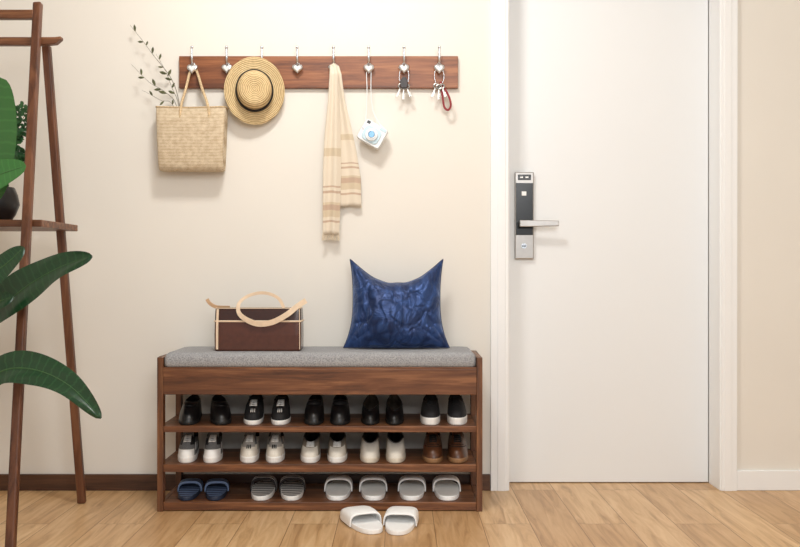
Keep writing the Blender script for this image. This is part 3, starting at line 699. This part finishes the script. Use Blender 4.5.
L3=[at(-40,305,-1.0),at(-16,280,-1.0),at(6,264,-1.0),at(24,247,-1.0)]
L4=[at(-14,205,-0.95),at(-14,165,-0.95),at(-9,120,-0.95),at(-4,76,-0.95)]
L5=[at(-40,200,-1.05),at(-18,182,-1.05),at(4,173,-1.05),at(26,166,-1.05)]
L6=[at(-50,345,-0.85),at(-30,322,-0.85),at(-8,305,-0.85),at(14,296,-0.85)]
nl=(0.1,-0.9,0.45)
leaf(b,L1,0.104,nl,0.35,ex=0.6,rip=0.006); leaf(b,L2,0.125,nl,0.3,ex=0.6,rip=0.005); leaf(b,L3,0.09,nl,0.2,ex=0.6); leaf(b,L6,0.09,nl,0.2,ex=0.6); leaf(b,L4,0.20,(-0.2,-1,0.1),0.15,mat=2,ex=0.45,pk=0.95,rip=0); leaf(b,L5,0.11,nl,0.15,mat=2,ex=0.55,rip=0)
for LL,off in ((L1,0.02),(L2,-0.01),(L3,0.0),(L4,0.01),(L5,-0.02),(L6,-0.03)):
    s0=LL[0]; bb=base_+V((off,off,0)); b.tube(smooth([bb,bb+V((0,0,(s0.z-0.3)*0.5)),s0-V((0.05,0,0.03)),s0]),0.006,8,mat=1)
b.finish('foliage',['leafd','stem','leafl'],lp,smooth=True)
def pot(cx,cy,z0,r0,r1,h,par,mat='pot',bulge=1.02):
    def rg(r,z): return [V((cx+r*math.cos(2*math.pi*k/36),cy+r*math.sin(2*math.pi*k/36),z0+z)) for k in range(36)]
    mid=(r0+r1)/2*bulge
    MB().grid([rg(r0,0),rg(r0*1.05,0.004),rg((r0+mid)/2*1.03,h*0.22),rg(mid,h*0.5),rg((mid+r1)/2*1.02,h*0.78),rg(r1,h-0.003),rg(r1-0.003,h),rg(r1-0.008,h-0.002),rg(r1-0.012,h*0.8)],True,True,True).finish('pot',mat,par,smooth=True)
    MB().grid([rg(r1-0.012,h*0.82),rg(0.001,h*0.86)],True,False,True).finish('soil','soil',par,smooth=True)
pot(-1.78,-1.0,0,0.13,0.17,0.32,lp)
sp_y=-0.45; pc=at(-3,200,sp_y).x
sp=root('potted_plant','small leafy green plant in black pot on shelf','plant',(pc,sp_y,zs+0.012))
pot(pc,sp_y,zs+0.0125,0.045,0.060,0.125,sp,bulge=1.45)
b=MB(); rnd=random.Random(5)
for k in range(24):
    u=rnd.uniform(-30,30); v=rnd.uniform(108,165)
    if k<14: u=rnd.uniform(8,29); v=rnd.uniform(106,168)
    e_=at(u,v,sp_y+rnd.uniform(-0.05,0.05)); s0=V((pc+rnd.uniform(-0.03,0.03),sp_y+rnd.uniform(-0.03,0.03),zs+0.11))
    pp=smooth([s0,s0+V(((e_.x-s0.x)*0.35,0,(e_.z-s0.z)*0.6)),e_],8); b.tube(pp,0.0013,5,mat=1)
    for i in range(3,len(pp)):
        for sg in (-1,1):
            p=pp[i]; t=(pp[i]-pp[i-1]).normalized(); d=(t*0.5+V((-t.z,0,t.x))*sg+V((0,rnd.uniform(-0.8,0.8),rnd.uniform(-.3,.5)))).normalized(); L=rnd.uniform(0.018,0.030); wv=d.cross(V((rnd.uniform(-.4,.4),1,rnd.uniform(-.4,.4)))).normalized()
            b.grid([[p+d*L*qq-wv*ww*L,p+d*L*qq+wv*ww*L] for qq,ww in ((0,0.03),(0.3,0.24),(0.6,0.28),(0.85,0.15),(1,0.01))])
b.finish('foliage',['leaff','stem'],sp,kind='stuff')
# ---------------------------------------------------------------- lights and camera
def area(name,loc,target,size,energy,col,sy=None):
    l=bpy.data.lights.new(name,'AREA'); l.energy=energy; l.color=col; l.size=size
    if sy: l.shape='RECTANGLE'; l.size_y=sy
    o=bpy.data.objects.new(name,l); sc.collection.objects.link(o); o.location=loc
    o.rotation_euler=(V(target)-V(loc)).to_track_quat('-Z','Y').to_euler(); return o
area('ceiling_light',(-0.3,-1.2,2.66),(-0.1,-0.1,0.9),0.4,28,(1.0,0.985,0.95))
area('front_fill_light',(0.4,-4.1,2.15),(0.1,-0.3,0.5),1.4,57,(0.975,0.99,1.0))  # added fill behind the camera, brightens the dark bench shelves; no actual fixture
w_=bpy.data.worlds.new('world'); sc.world=w_; w_.use_nodes=True
w_.node_tree.nodes['Background'].inputs[0].default_value=(0.96,0.985,1.0,1); w_.node_tree.nodes['Background'].inputs[1].default_value=0.62
cd=bpy.data.cameras.new('camera'); cd.lens=40.0; cd.sensor_width=36; co=bpy.data.objects.new('camera',cd); sc.collection.objects.link(co)
co.location=(0,CAMY,CAMZ); co.rotation_euler=(math.radians(90),0,0); sc.camera=co
sc.view_settings.view_transform='Standard'; sc.view_settings.look='None'
